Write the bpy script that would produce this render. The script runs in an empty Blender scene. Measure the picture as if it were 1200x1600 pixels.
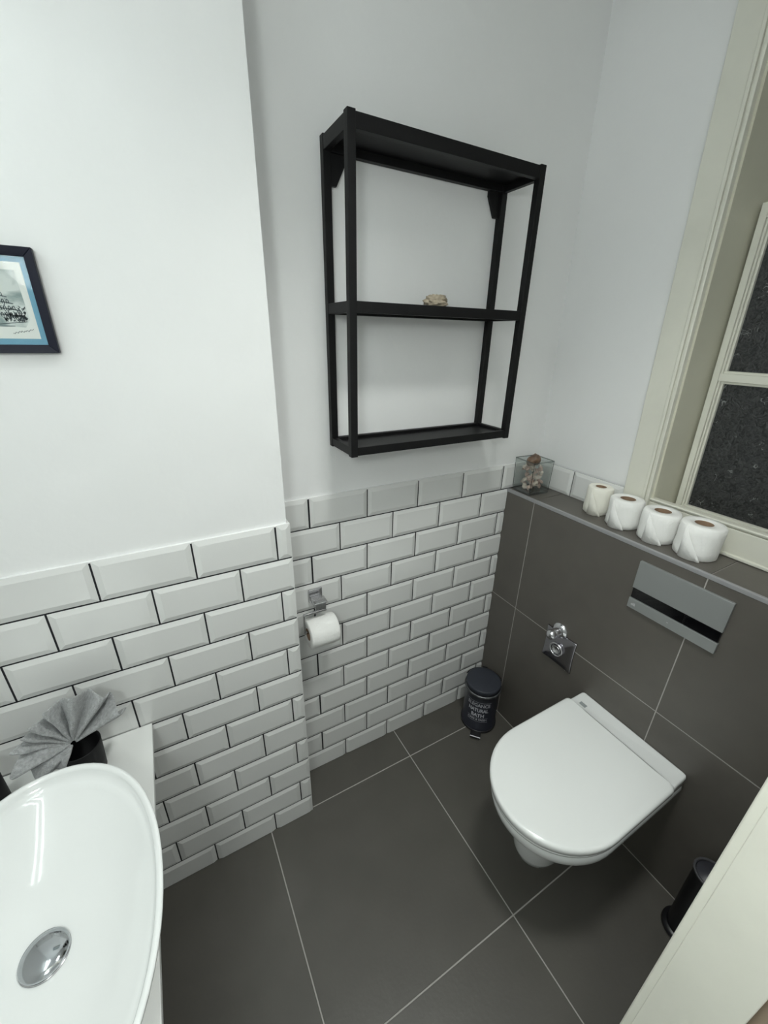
import bpy, bmesh, math, random
from mathutils import Vector, Matrix, Euler, noise
random.seed(7)
SC = bpy.context.scene
COL = SC.collection
PI = math.pi

# ------------------------------------------------------------------ camera
cd = bpy.data.cameras.new('camera'); cam = bpy.data.objects.new('camera', cd); COL.objects.link(cam)
R_ = Vector((0.8758, -0.4823, 0.0188)); U_ = Vector((0.1772, 0.3567, 0.9173)); F_ = Vector((0.4491, 0.8000, -0.3977))
F_.normalize(); R_ = (R_ - F_*R_.dot(F_)).normalized(); U_ = R_.cross(F_).normalized()
M = Matrix((R_, U_, -F_)).transposed().to_4x4(); M.translation = Vector((-0.2576, -1.1211, 1.6721))
cam.matrix_world = M
cd.sensor_fit = 'VERTICAL'; cd.sensor_height = 24; cd.lens = 634.22/1600*24; cd.clip_start = 0.02
SC.camera = cam
# ------------------------------------------------------------------ world, exposure
w = bpy.data.worlds.new('night'); SC.world = w; w.use_nodes = True
w.node_tree.nodes['Background'].inputs[0].default_value = (0.05, 0.06, 0.08, 1)
w.node_tree.nodes['Background'].inputs[1].default_value = 0.15
SC.view_settings.view_transform = 'Standard'; SC.view_settings.look = 'None'
SC.view_settings.gamma = 1; SC.view_settings.use_curve_mapping = False
SC.view_settings.exposure = 0.2
LAMP_UP = 15.5       # two lying tubes on the left wall
LAMP_DOWN = 58.0     # watts of the ceiling downlight
FILL_HALL = 34.0     # added fill globe in the hall, unseen, just left of the camera

# ------------------------------------------------------------------ materials
def mat(name, col, rough=.5, metal=0, bump=None, coat=0, var=0, vscale=4, spec=.5, tr=0, sheen=0, emit=None, objvar=0):
    m = bpy.data.materials.new(name); m.use_nodes = True; nt = m.node_tree; N = nt.nodes; L = nt.links
    b = N['Principled BSDF']
    b.inputs['Base Color'].default_value = (*col, 1); b.inputs['Roughness'].default_value = rough
    b.inputs['Metallic'].default_value = metal; b.inputs['Coat Weight'].default_value = coat
    b.inputs['Coat Roughness'].default_value = .06
    b.inputs['Specular IOR Level'].default_value = spec; b.inputs['Transmission Weight'].default_value = tr
    b.inputs['Sheen Weight'].default_value = sheen
    tc = N.new('ShaderNodeTexCoord')
    if var:
        n = N.new('ShaderNodeTexNoise'); n.inputs['Scale'].default_value = vscale; n.inputs['Detail'].default_value = 5
        L.new(tc.outputs['Object'], n.inputs['Vector'])
        r = N.new('ShaderNodeMapRange'); r.inputs[1].default_value = .3; r.inputs[2].default_value = .7
        r.inputs[3].default_value = 1-var; r.inputs[4].default_value = 1+var
        L.new(n.outputs[0], r.inputs[0])
        v = N.new('ShaderNodeVectorMath'); v.operation = 'SCALE'; v.inputs[0].default_value = col
        L.new(r.outputs[0], v.inputs['Scale']); L.new(v.outputs[0], b.inputs['Base Color'])
    if bump:
        sc, dist, det = bump
        n = N.new('ShaderNodeTexNoise'); n.inputs['Scale'].default_value = sc; n.inputs['Detail'].default_value = det
        L.new(tc.outputs['Object'], n.inputs['Vector'])
        bp = N.new('ShaderNodeBump'); bp.inputs['Distance'].default_value = dist; bp.inputs['Strength'].default_value = .6
        L.new(n.outputs[0], bp.inputs['Height']); L.new(bp.outputs[0], b.inputs['Normal'])
    if emit:
        b.inputs['Emission Color'].default_value = (*emit[0], 1); b.inputs['Emission Strength'].default_value = emit[1]
    return m

PLASTER = mat('plaster', (.875, .88, .875), .62, bump=(9, .006, 4), var=.012, vscale=3)
CEILW = mat('ceiling_paint', (.86, .86, .86), .8)
TILEW = mat('white_glaze', (.78, .785, .77), .12, coat=.5)
GROUTD = mat('dark_grout', (.011, .011, .014), .9)
GROUTL = mat('light_grout', (.42, .40, .38), .9)
TILED = mat('dark_porcelain', (.112, .103, .090), .42, var=.06, vscale=9, bump=(120, .0003, 2))
TILEF = mat('floor_porcelain', (.090, .085, .074), .38, var=.07, vscale=7, bump=(90, .0004, 2))
CREAM = mat('cream_gloss_paint', (.77, .765, .675), .35, bump=(14, .002, 3), var=.03, vscale=8)
CREAMJ = mat('cream_jamb_paint', (.84, .83, .735), .4, bump=(18, .0022, 5), var=.05, vscale=6)
TAN = mat('tan_paint', (.42, .33, .25), .5)
BLACKM = mat('black_powder_coat', (.006, .006, .0065), .5, spec=.25, bump=(300, .0003, 2))
BLACKP = mat('black_plastic', (.010, .010, .012), .35)
BLACKC = mat('black_ceramic', (.008, .008, .009), .6, spec=.3, bump=(60, .0005, 3))
CERAM = mat('white_ceramic', (.84, .86, .85), .08, coat=.6)
SEATP = mat('white_lid_plastic', (.86, .88, .865), .16, coat=.3)
COUNTER = mat('white_laminate', (.86, .87, .85), .3)
CHROME = mat('chrome', (.80, .80, .83), .12, metal=1)
CHROMED = mat('brushed_chrome', (.55, .55, .56), .22, metal=1)
SATIN = mat('satin_silver', (.36, .375, .37), .42, metal=.5)
STRIP = mat('grey_aluminium', (.36, .36, .37), .4, metal=.3)
GLOSSB = mat('glossy_black', (.004, .004, .005), .06, coat=.5)
PAPER = mat('tissue_paper', (.90, .90, .875), .9, bump=(160, .0016, 3))
PAPERW = mat('tissue_cream', (.90, .885, .80), .9, bump=(160, .0016, 3))
CARD = mat('cardboard', (.30, .20, .13), .85)
NAVY = mat('navy_enamel', (.036, .040, .052), .5, spec=.35)
NAVYB = mat('navy_enamel_body', (.020, .022, .032), .35, coat=.2)
RIMM = mat('worn_rim_metal', (.13, .135, .14), .35, metal=.7, var=.5, vscale=60)
PRINTM = mat('grey_print', (.48, .49, .53), .6)
FRAMEM = mat('navy_frame_wood', (.013, .014, .026), .5, spec=.2, bump=(80, .0004, 2))
MATB = mat('blue_mount_board', (.19, .42, .56), .8)
INK = mat('grey_ink', (.10, .13, .14), .9)
INKL = mat('pale_ink', (.36, .43, .43), .9)
STONE = mat('beige_stone', (.42, .36, .27), .85, bump=(70, .006, 5), var=.4, vscale=50)
SHELLP = mat('pale_shell', (.66, .57, .49), .5, bump=(120, .002, 4), var=.3, vscale=60)
SHELLPK = mat('pink_shell', (.56, .40, .34), .45, bump=(120, .002, 4), var=.3, vscale=60)
SHELLB = mat('brown_shell', (.16, .10, .065), .4, bump=(100, .002, 4), var=.5, vscale=45)
TOWEL = mat('grey_terry', (.42, .43, .435), .95, bump=(430, .009, 4), var=.25, vscale=160, sheen=.4)

def paper_print():
    m = bpy.data.materials.new('watercolour_wash'); m.use_nodes = True; nt = m.node_tree; N = nt.nodes; L = nt.links
    tc = N.new('ShaderNodeTexCoord'); n = N.new('ShaderNodeTexNoise'); n.inputs['Scale'].default_value = 28; n.inputs['Detail'].default_value = 6
    n.inputs['Distortion'].default_value = .6
    L.new(tc.outputs['Object'], n.inputs['Vector'])
    r = N.new('ShaderNodeValToRGB'); e = r.color_ramp.elements
    e[0].position = .36; e[0].color = (.26, .34, .33, 1); e[1].position = .62; e[1].color = (.66, .72, .69, 1)
    L.new(n.outputs[0], r.inputs[0]); L.new(r.outputs[0], N['Principled BSDF'].inputs['Base Color'])
    N['Principled BSDF'].inputs['Roughness'].default_value = .7
    return m
WASH = paper_print()
SHEET = mat('print_paper', (.78, .82, .78), .8)

def clear_glass(name, tint, refl=1.0):
    m = bpy.data.materials.new(name); m.use_nodes = True; nt = m.node_tree; N = nt.nodes; L = nt.links
    N.remove(N['Principled BSDF'])
    t = N.new('ShaderNodeBsdfTransparent'); t.inputs[0].default_value = (*tint, 1)
    g = N.new('ShaderNodeBsdfGlossy'); g.inputs['Roughness'].default_value = .03
    f = N.new('ShaderNodeLayerWeight'); f.inputs[0].default_value = .15
    mu = N.new('ShaderNodeMath'); mu.operation = 'MULTIPLY_ADD'; mu.inputs[1].default_value = .45*refl; mu.inputs[2].default_value = .03*refl; mu.use_clamp = True
    x = N.new('ShaderNodeMixShader')
    L.new(f.outputs['Facing'], mu.inputs[0]); L.new(mu.outputs[0], x.inputs[0]); L.new(t.outputs[0], x.inputs[1]); L.new(g.outputs[0], x.inputs[2])
    L.new(x.outputs[0], N['Material Output'].inputs[0])
    return m
GLASS = clear_glass('clear_glass', (.95, .965, .96))
PICGLASS = clear_glass('picture_glass', (.98, .98, .98), .12)

def obscure_glass():
    m = bpy.data.materials.new('obscure_glass'); m.use_nodes = True; nt = m.node_tree; N = nt.nodes; L = nt.links
    b = N['Principled BSDF']; tc = N.new('ShaderNodeTexCoord')
    n = N.new('ShaderNodeTexNoise'); n.inputs['Scale'].default_value = 75; n.inputs['Detail'].default_value = 8; n.inputs['Distortion'].default_value = 1.8
    L.new(tc.outputs['Object'], n.inputs['Vector'])
    r = N.new('ShaderNodeValToRGB'); e = r.color_ramp.elements
    e[0].position = .35; e[0].color = (.012, .013, .014, 1); e[1].position = .70; e[1].color = (.075, .078, .080, 1)
    L.new(n.outputs[0], r.inputs[0])
    v = N.new('ShaderNodeTexVoronoi'); v.feature = 'DISTANCE_TO_EDGE'; v.inputs['Scale'].default_value = 70
    mp = N.new('ShaderNodeMapping'); L.new(tc.outputs['Object'], mp.inputs[0])
    nd = N.new('ShaderNodeTexNoise'); nd.inputs['Scale'].default_value = 11; L.new(tc.outputs['Object'], nd.inputs['Vector'])
    va = N.new('ShaderNodeVectorMath'); va.operation = 'MULTIPLY_ADD'; va.inputs[1].default_value = (.12, .12, .12)
    L.new(nd.outputs['Color'], va.inputs[0]); L.new(mp.outputs[0], va.inputs[2]); L.new(va.outputs[0], v.inputs['Vector'])
    lt = N.new('ShaderNodeMath'); lt.operation = 'LESS_THAN'; lt.inputs[1].default_value = .035; L.new(v.outputs['Distance'], lt.inputs[0])
    n2 = N.new('ShaderNodeTexNoise'); n2.inputs['Scale'].default_value = 24; n2.inputs['Detail'].default_value = 3; L.new(tc.outputs['Object'], n2.inputs['Vector'])
    gt = N.new('ShaderNodeMath'); gt.operation = 'GREATER_THAN'; gt.inputs[1].default_value = .635; L.new(n2.outputs[0], gt.inputs[0])
    mu = N.new('ShaderNodeMath'); mu.operation = 'MULTIPLY'; L.new(lt.outputs[0], mu.inputs[0]); L.new(gt.outputs[0], mu.inputs[1])
    mx = N.new('ShaderNodeMix'); mx.data_type = 'RGBA'; mx.inputs[7].default_value = (.30, .31, .31, 1)
    L.new(mu.outputs[0], mx.inputs[0]); L.new(r.outputs[0], mx.inputs[6]); L.new(mx.outputs[2], b.inputs['Base Color'])
    bp = N.new('ShaderNodeBump'); bp.inputs['Distance'].default_value = .004; bp.inputs['Strength'].default_value = .8
    L.new(n.outputs[0], bp.inputs['Height']); L.new(bp.outputs[0], b.inputs['Normal'])
    b.inputs['Roughness'].default_value = .3; b.inputs['Transmission Weight'].default_value = .25
    return m
OBSC = obscure_glass()

# ------------------------------------------------------------------ helpers
def mesh_obj(name, verts, faces, m, parent=None, smooth=False, loc=None):
    me = bpy.data.meshes.new(name); me.from_pydata([tuple(v) for v in verts], [], faces); me.update()
    if m: me.materials.append(m)
    if smooth:
        for p in me.polygons: p.use_smooth = True
    o = bpy.data.objects.new(name, me); COL.objects.link(o)
    if parent: o.parent = parent
    if loc: o.location = loc
    return o
def tag(o, label=None, cat=None, group=None, kind=None):
    if label: o['label'] = label
    if cat: o['category'] = cat
    if group: o['group'] = group
    if kind: o['kind'] = kind
    return o
def empty(name, loc=(0, 0, 0), label=None, cat=None, group=None, kind=None, rz=0):
    o = bpy.data.objects.new(name, None); COL.objects.link(o); o.location = loc; o.rotation_euler.z = rz
    o.empty_display_size = .05
    return tag(o, label, cat, group, kind)
def fixn(o):
    bm = bmesh.new(); bm.from_mesh(o.data); bmesh.ops.recalc_face_normals(bm, faces=bm.faces); bm.to_mesh(o.data); bm.free(); return o
def bevel(o, w, seg=2, smooth=True, ang=.6):
    b = o.modifiers.new('bevel', 'BEVEL'); b.width = w; b.segments = seg; b.limit_method = 'ANGLE'; b.angle_limit = ang
    if smooth:
        for p in o.data.polygons: p.use_smooth = True
        b.harden_normals = False
        wn = o.modifiers.new('wn', 'WEIGHTED_NORMAL'); wn.keep_sharp = True
    return o
CUBEF = [(0, 3, 2, 1), (4, 5, 6, 7), (0, 1, 5, 4), (1, 2, 6, 5), (2, 3, 7, 6), (3, 0, 4, 7)]
def boxv(x0, x1, y0, y1, z0, z1):
    x0, x1 = sorted((x0, x1)); y0, y1 = sorted((y0, y1)); z0, z1 = sorted((z0, z1))
    return [(x0, y0, z0), (x1, y0, z0), (x1, y1, z0), (x0, y1, z0), (x0, y0, z1), (x1, y0, z1), (x1, y1, z1), (x0, y1, z1)]
def boxes(name, bl, m, parent=None, bev=0, warp=None, smooth=False):
    V, F = [], []
    for b in bl:
        k = len(V); V += boxv(*b); F += [tuple(i+k for i in f) for f in CUBEF]
    if warp: V = [warp(*v) for v in V]
    o = mesh_obj(name, V, F, m, parent, smooth)
    if bev: bevel(o, bev)
    return o
def box(name, b, m, parent=None, bev=0, warp=None):
    return boxes(name, [b], m, parent, bev, warp)
def loft(name, rings, m, parent=None, cap0=True, cap1=True, smooth=True, loc=None, closed=True):
    n = len(rings[0]); V = [v for r in rings for v in r]; F = []
    for k in range(len(rings)-1):
        for i in range(n if closed else n-1):
            j = (i+1) % n
            F.append((k*n+i, k*n+j, (k+1)*n+j, (k+1)*n+i))
    if cap0: F.append(tuple(range(n-1, -1, -1)))
    if cap1: F.append(tuple((len(rings)-1)*n+i for i in range(n)))
    return fixn(mesh_obj(name, V, F, m, parent, smooth, loc))
def circ(cx, cy, z, r, n=32):
    return [(cx+r*math.cos(2*PI*i/n), cy+r*math.sin(2*PI*i/n), z) for i in range(n)]
def lathe(name, prof, m, parent=None, n=40, loc=None, cap0=True, cap1=True, smooth=True):
    o = loft(name, [circ(0, 0, z, r, n) for r, z in prof], m, parent, cap0, cap1, smooth, loc)
    return o
def sharp(o, ang=.7):
    me = o.data
    bm = bmesh.new(); bm.from_mesh(me)
    for e in bm.edges:
        if len(e.link_faces) == 2 and e.calc_face_angle(0) > ang: e.smooth = False
    bm.to_mesh(me); bm.free(); return o
def tube(name, pts, r, m, parent=None, n=12, sq=False):
    pts = [Vector(p) for p in pts]; rings = []
    up = Vector((0, 0, 1))
    for i, p in enumerate(pts):
        d = (pts[min(i+1, len(pts)-1)]-pts[max(i-1, 0)]).normalized()
        a = d.cross(up)
        if a.length < .05: a = d.cross(Vector((0, 1, 0)))
        a.normalize(); b = a.cross(d).normalized()
        k = 1.0
        if 0 < i < len(pts)-1:
            c = (pts[i]-pts[i-1]).normalized().dot((pts[i+1]-pts[i]).normalized()); k = 1
        off = PI/4 if sq else 0
        rings.append([tuple(p+(a*math.cos(t+off)+b*math.sin(t+off))*r*k) for t in [2*PI*q/n for q in range(n)]])
    return loft(name, rings, m, parent, smooth=not sq)

# ------------------------------------------------------------------ measures
HT = 1.2115; PX = .202; PZ = .102; D = .1505; XC = .948; XBJ = .1051; XPJ = -.0378
XL = -.85; YF = -1.078; CEIL = 2.66; CT = 1.109   # left wall, front wall, ceiling, cistern top
def xw(z): return 1.118-.0223*(z-1.26)
def lean(x, y, z): return (x-.0223*(z-1.26), y, z)
def wwarp(x, y, z): return (x-.0223*(z-1.26), y+.020*(z-1.2), z)

# ------------------------------------------------------------------ floor
fl = box('floor', (XL-.1, 1.3, -2.6, .2, -.12, -.0009), GROUTL); tag(fl, 'floor of large dark grey porcelain tiles with thin pale joints', kind='structure')
J = .0018
cache = {}
def slab(name, x0, x1, y0, y1, parent, m, t=.0025, z=0):
    """thin square edged tile lying flat, its top at z"""
    c = .0008
    V = [(x0, y0, z-t), (x1, y0, z-t), (x1, y1, z-t), (x0, y1, z-t), (x0, y0, z-c), (x1, y0, z-c), (x1, y1, z-c), (x0, y1, z-c),
         (x0+c, y0+c, z), (x1-c, y0+c, z), (x1-c, y1-c, z), (x0+c, y1-c, z)]
    F = [(0, 1, 5, 4), (1, 2, 6, 5), (2, 3, 7, 6), (3, 0, 4, 7), (4, 5, 9, 8), (5, 6, 10, 9), (6, 7, 11, 10), (7, 4, 8, 11), (8, 9, 10, 11)]
    return mesh_obj(name, V, F, m, parent)
xs = [XL, -.760, -.155, .450, XC]; ys = [0, -.142, -.746, -1.350, -1.95]
for i in range(len(xs)-1):
    for j in range(len(ys)-1):
        x0, x1, y1, y0 = xs[i], xs[i+1], ys[j], ys[j+1]
        if x1 <= 0 and j == 0: continue
        if x0 < 0 < x1 and j == 0: x0 = 0
        if x1 <= 0 and j == 0: continue
        yy1 = y1 if (j == 0) else y1
        # tile grid is turned a hair against the walls
        sk = .0077
        o = slab('tile', x0+J, x1-J, y0+J, yy1-J if j else yy1, fl, TILEF)
        for v in o.data.vertices:
            if i and abs(v.co.x-x0) < .01 and x0 != 0: v.co.x += sk*(-v.co.y)-.004
            if i < len(xs)-2 and abs(v.co.x-x1) < .01: v.co.x += sk*(-v.co.y)-.004
    # the strip beside the projecting wall
o = slab('tile', -.155+J, 0, -.146, -.142+.0, fl, TILEF); 

# ------------------------------------------------------------------ metro tiles
def metro(w, h, bl=True, br=True, bb=True, bt=True):
    key = ('m', round(w, 4), round(h, 4), bl, br, bb, bt)
    if key in cache: return cache[key]
    i = .013; a = .0035; b = .0075
    ix0 = i if bl else 0; ix1 = w-(i if br else 0); iz0 = i if bb else 0; iz1 = h-(i if bt else 0)
    if ix1-ix0 < .008: ix0, ix1 = w*.38, w*.62
    if iz1-iz0 < .008: iz0, iz1 = h*.35, h*.65
    V = []
    for y, (x0, x1, z0, z1) in ((.004, (0, w, 0, h)), (0, (0, w, 0, h)), (-.004, (ix0, ix1, iz0, iz1))):
        V += [(x0, y, z0), (x1, y, z0), (x1, y, z1), (x0, y, z1)]
    F = []
    for k in (0, 4):
        for q in range(4): F.append((k+q, k+(q+1) % 4, k+4+(q+1) % 4, k+4+q))
    F.append((8, 9, 10, 11)); F.append((3, 2, 1, 0))
    me = bpy.data.meshes.new('metro_tile'); me.from_pydata(V, [], F); me.update(); me.materials.append(TILEW)
    cache[key] = me; return me
def put_metro(parent, x0, z0, w, h, y, flags, rz=0, xx=None, jit=True):
    o = bpy.data.objects.new('tile', metro(w, h, *flags)); COL.objects.link(o); o.parent = parent
    if rz == 0: o.location = (x0, y, z0)
    else: o.location = (xx, x0, z0)
    o.rotation_euler.z = rz
    if jit:
        o.rotation_euler.x += random.uniform(-.003, .003); o.rotation_euler.z += random.uniform(-.002, .002)
    return o
G = .0020
def rows():
    for r in range(1, 13):
        z1 = HT-(r-1)*PZ; z0 = max(0.001, HT-r*PZ)
        yield r, z0, z1
# back wall (deep part)
wb = box('wall_back', (-.02, 1.4, .0065, .12, -.1, CEIL), PLASTER); tag(wb, 'white plastered back wall behind the black shelf, white bevelled tiles below', kind='structure')
g = box('grout', (0, 1.13, .0003, .007, 0, HT-.003), GROUTD, wb)
g = box('caulk', (0, 1.115, .0003, .0075, HT-.003, HT+.0005), PLASTER, wb)
for r, z0, z1 in rows():
    j0 = XBJ if r % 2 else XBJ+PX/2
    xe = XC-.001 if r > 1 else 1.108
    x = j0-2*PX
    while x < xe:
        a = max(x, 0.001); b = min(x+PX, xe)
        if b-a > .012:
            put_metro(wb, a+(G if a > .002 else 0), z0+G, b-a-(2*G if b < xe else G), z1-z0-(2*G if r > 1 else G), 0,
                      (a == x, b == x+PX, r < 12, True))
        x += PX
# projecting wall (behind the basin)
wp = box('wall_back_left', (XL-.1, -.006, -D+.0065, .1, -.1, CEIL), PLASTER); tag(wp, 'white plastered wall stepping forward beside the basin, bevelled white tiles below', kind='structure')
g = box('grout', (XL, -.0005, -D+.0003, -D+.007, 0, HT-.003), GROUTD, wp)
g = box('caulk', (XL, .001, -D+.0003, -D+.0075, HT-.003, HT+.0005), PLASTER, wp)
gs = box('tile_return', (-.0062, .0012, -D+.0005, .0, 0, HT), TILEW, wp)
for r, z0, z1 in rows():
    j0 = XPJ if r % 2 else XPJ-PX/2
    x = j0; last = 0.001
    a, b = j0, .0015
    put_metro(wp, a+G, z0+G, b-a-G, z1-z0-(2*G if r > 1 else G), -D, (True, True, r < 12, True))
    x = j0-PX
    while x+PX > XL:
        a = max(x, XL); b = x+PX
        if b-a > .012: put_metro(wp, a+G, z0+G, b-a-2*G, z1-z0-(2*G if r > 1 else G), -D, (a == x, True, r < 12, True))
        x -= PX

# right (window) wall, leaning in a little towards the top
def wallpiece(name, b, m=PLASTER):
    return box(name, b, m, None, warp=lean)
WY0, WY1, WZ0, WZ1 = -.400, -1.035, 1.111, 2.60
V, F = [], []
for b in ((1.118, 1.36, .13, WY0, -.1, CEIL), (1.118, 1.36, WY0, WY1, -.1, WZ0), (1.118, 1.36, WY0, WY1, WZ1, CEIL), (1.118, 1.36, WY1, -1.25, -.1, CEIL)):
    k = len(V); V += boxv(*b); F += [tuple(i+k for i in f) for f in CUBEF]
def lean2(x, y, z):
    if z > 1.0 and z < 2.7 and abs(y-WY0) < .001: y = y+.020*(z-1.2)
    return lean(x, y, z)
wr = mesh_obj('wall_right', [lean2(*v) for v in V], F, PLASTER); tag(wr, 'white plastered wall around the sash window above the dark tiled ledge', kind='structure')
# one row of metro tiles over the ledge
grt = box('grout', (1.108, 1.12, 0, -.378, CT, HT-.004), GROUTD, wr)
for a, b in ((-.001, -.176), (-.176, -.377)):
    o = bpy.data.objects.new('tile', metro(abs(b-a)-2*G, HT-CT-.002)); COL.objects.link(o); o.parent = wr
    o.location = (1.105, a-G, CT+.001); o.rotation_euler.z = -PI/2
# ceiling, left wall, front wall with doorway, hall behind
tag(box('ceiling', (XL-.1, 1.4, -2.6, .2, CEIL, CEIL+.1), CEILW), 'plain white ceiling', kind='structure')
tag(box('wall_left', (XL-.1, XL, -2.6, -D+.0065, -.1, CEIL), PLASTER), 'white wall on the left behind the vanity', kind='structure')
tag(boxes('wall_front', [(.235, 1.4, YF, YF-.115, -.1, CEIL), (XL, -.66, YF, YF-.115, -.1, CEIL), (-.66, .235, YF, YF-.115, 2.12, CEIL)], PLASTER), 'white wall with the doorway the photo is taken from', kind='structure')
tag(box('wall_hall', (XL-.1, 1.4, -2.5, -2.6, -.1, CEIL), PLASTER), 'hall wall behind the doorway', kind='structure')
tag(box('wall_hall_right', (1.3, 1.4, -2.5, -1.2, -.1, CEIL), PLASTER), 'hall wall on the right of the doorway', kind='structure')
# door lining: the cream upright close to the camera
JX = .190
tr = empty('trim_1', (JX, -1.12, 0), 'cream painted door lining with chipped paint, bottom right of the photo', kind='structure')
def at(parent, o): o.parent = parent; o.matrix_parent_inverse = Matrix.Translation(-parent.location); return o
o = box('jamb', (JX, JX+.045, YF, YF-.079, 0, 2.12), CREAMJ); bevel(o, .0025, 3); at(tr, o)
o = box('bead', (JX-.0012, JX+.02, YF-.0095, YF-.0785, 0, 2.12), CREAMJ); bevel(o, .001, 2); at(tr, o)
o = tube('outer_moulding', [(JX+.026, YF-.104, 0), (JX+.026, YF-.104, 2.12)], .027, TAN, None, 24); at(tr, o); tag(o, 'tan rounded moulding of the door frame')
tr2 = empty('trim_2', (-.66, -1.12, 0), 'cream painted door lining on the left of the doorway', kind='structure')
o = boxes('jamb', [(-.68, -.64, YF+.001, YF-.116, 0, 2.12), (-.64, JX, YF+.001, YF-.116, 2.08, 2.12)], CREAMJ); at(tr2, o)

# ------------------------------------------------------------------ cistern boxing
wc = box('wall_cistern', (XC+.0007, 1.125, .0, YF, 0, CT-.003), GROUTL); tag(wc, 'waist high boxed wall behind the toilet, tiled in large dark grey tiles', kind='structure')
def vslab(y0, y1, z0, z1, x, m, parent):
    c = .0008; y0, y1 = max(y0, y1), min(y0, y1)
    V = [(x+.003, y0, z0), (x+.003, y1, z0), (x+.003, y1, z1), (x+.003, y0, z1), (x+c, y0, z0), (x+c, y1, z0), (x+c, y1, z1), (x+c, y0, z1),
         (x, y0-c, z0+c), (x, y1+c, z0+c), (x, y1+c, z1-c), (x, y0-c, z1-c)]
    F = [(0, 1, 5, 4), (1, 2, 6, 5), (2, 3, 7, 6), (3, 0, 4, 7), (4, 5, 9, 8), (5, 6, 10, 9), (6, 7, 11, 10), (7, 4, 8, 11), (8, 9, 10, 11)]
    return mesh_obj('tile', V, F, m, parent)
yj = [-.0005, -.1444, -.737, YF]
for k in range(3):
    y0, y1 = yj[k], yj[k+1]; g0 = J*.75 if k else 0; g1 = J*.75 if k < 2 else 0
    vslab(y0-g0, y1+g1, .0015, .609-J*.75, XC, TILED, wc)
    vslab(y0-g0, y1+g1, .609+J*.75, 1.0975, XC, TILED, wc)
    o = slab('tile', XC+.010, 1.123, y1+g1, y0-g0, wc, TILED, .003, CT)
o = box('edge_trim', (XC-.0015, XC+.0095, -.0005, YF, 1.0975, CT+.0008), STRIP, wc, .0012); tag(o, 'grey metal edge strip along the ledge')

# ------------------------------------------------------------------ window
wn = empty('window_1', (1.2, -.74, 1.2), 'cream painted sash window with dark patterned glass panes', kind='structure')
def wpart(name, bl, m=CREAM, bev=.0015, parent=wn):
    V = [];F = []
    o = boxes(name, bl, m, None, 0, wwarp)
    if bev: bevel(o, bev)
    o.parent = parent
    mi = Matrix.Translation(-wn.location) if parent is wn else parent.matrix_parent_inverse
    o.matrix_parent_inverse = Matrix.Translation(-wn.location)
    return o
C0, C1 = -.377, -.464
wpart('casing', [(1.099, 1.125, C0, C1+.022, CT+.001, 2.655), (1.093, 1.125, C1+.022, C1+.013, CT+.001, 2.655), (1.098, 1.125, C1+.013, C1+.0085, CT+.001, 2.655), (1.094, 1.125, C1+.0085, C1, CT+.001, 2.655)], bev=.0018)
wpart('casing', [(1.099, 1.125, -1.0, -1.09, CT+.001, 2.655)])
wpart('casing', [(1.099, 1.125, C1, -1.0, 2.57, 2.655)])
# reveal lining, slightly splayed
def quadbox(name, y_in, y_out, x_in, x_out, z0, z1, th, m):
    s = 1 if th > 0 else -1
    V = [(x_in, y_in, z0), (x_out, y_out, z0), (x_out, y_out+th, z0), (x_in, y_in+th, z0)]
    V = V+[(a, b, z1) for a, b, _ in V]
    o = mesh_obj(name, [wwarp(*v) for v in V], CUBEF, m); fixn(o); o.parent = wn; o.matrix_parent_inverse = Matrix.Translation(-wn.location); return o
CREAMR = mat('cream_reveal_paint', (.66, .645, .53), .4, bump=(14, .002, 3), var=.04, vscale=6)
quadbox('reveal', -.470, -.487, 1.112, 1.36, 1.12, 2.57, .016, CREAMR)
quadbox('reveal', -1.005, -.99, 1.112, 1.36, 1.12, 2.57, -.016, CREAMR)
wpart('head', [(1.112, 1.36, -.47, -1.005, 2.55, 2.57)], CREAMR)
wpart('sill', [(1.128, 1.36, C1+.0005, -1.0, 1.122, 1.142)], bev=.003)
wpart('apron', [(1.106, 1.128, C1+.0005, -1.0, 1.120, 1.192), (1.109, 1.128, C1+.0005, -1.0, 1.192, 1.197), (1.103, 1.128, C1+.0005, -1.0, 1.197, 1.2045), (1.099, 1.128, C1+.0005, -1.0, CT+.001, 1.1205)], bev=.0025)
# lower sash
SX = 1.222
def sash(x, z0, z1, zb, gz0, name='sash'):
    y0, y1 = -.488, -.985; gy0, gy1 = -.5165, -.958
    e = bpy.data.objects.new(name, None); COL.objects.link(e); e.parent = wn; e.matrix_parent_inverse = Matrix.Translation(-wn.location)
    def p(nm, bl, m=CREAM, bev=.0015):
        o = boxes(nm, bl, m, None, 0, wwarp)
        if bev: bevel(o, bev)
        o.parent = e; return o
    st = .0165
    p('stile', [(x, x+.04, y0, y0-st, z0, z1), (x+.006, x+.04, y0-st, y0-st-.0055, z0, z1), (x+.012, x+.034, y0-st-.0055, gy0, z0, z1)])
    p('stile', [(x, x+.04, y1, gy1-.012, z0, z1), (x+.012, x+.034, gy1-.012, gy1, z0, z1)])
    p('rail', [(x, x+.04, y0-st, gy1, z0, gz0-.008), (x+.009, x+.034, y0-st, gy1, gz0-.008, gz0)])
    p('rail', [(x, x+.04, y0-st, gy1, z1-.035, z1)])
    p('glazing_bar', [(x+.002, x+.036, y0-st, gy1, zb-.011, zb+.011), (x+.011, x+.032, y0-st, gy1, zb-.018, zb+.018)])
    p('pane', [(x+.022, x+.026, gy0-.0002, gy1+.0002, gz0, zb-.018)], OBSC, 0)
    p('pane', [(x+.022, x+.026, gy0-.0002, gy1+.0002, zb+.018, z1-.035)], OBSC, 0)
    return e
e = sash(SX, 1.1425, 2.005, 1.579, 1.176)
e = sash(SX+.052, 1.99, 2.55, 2.30, 2.03)
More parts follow.
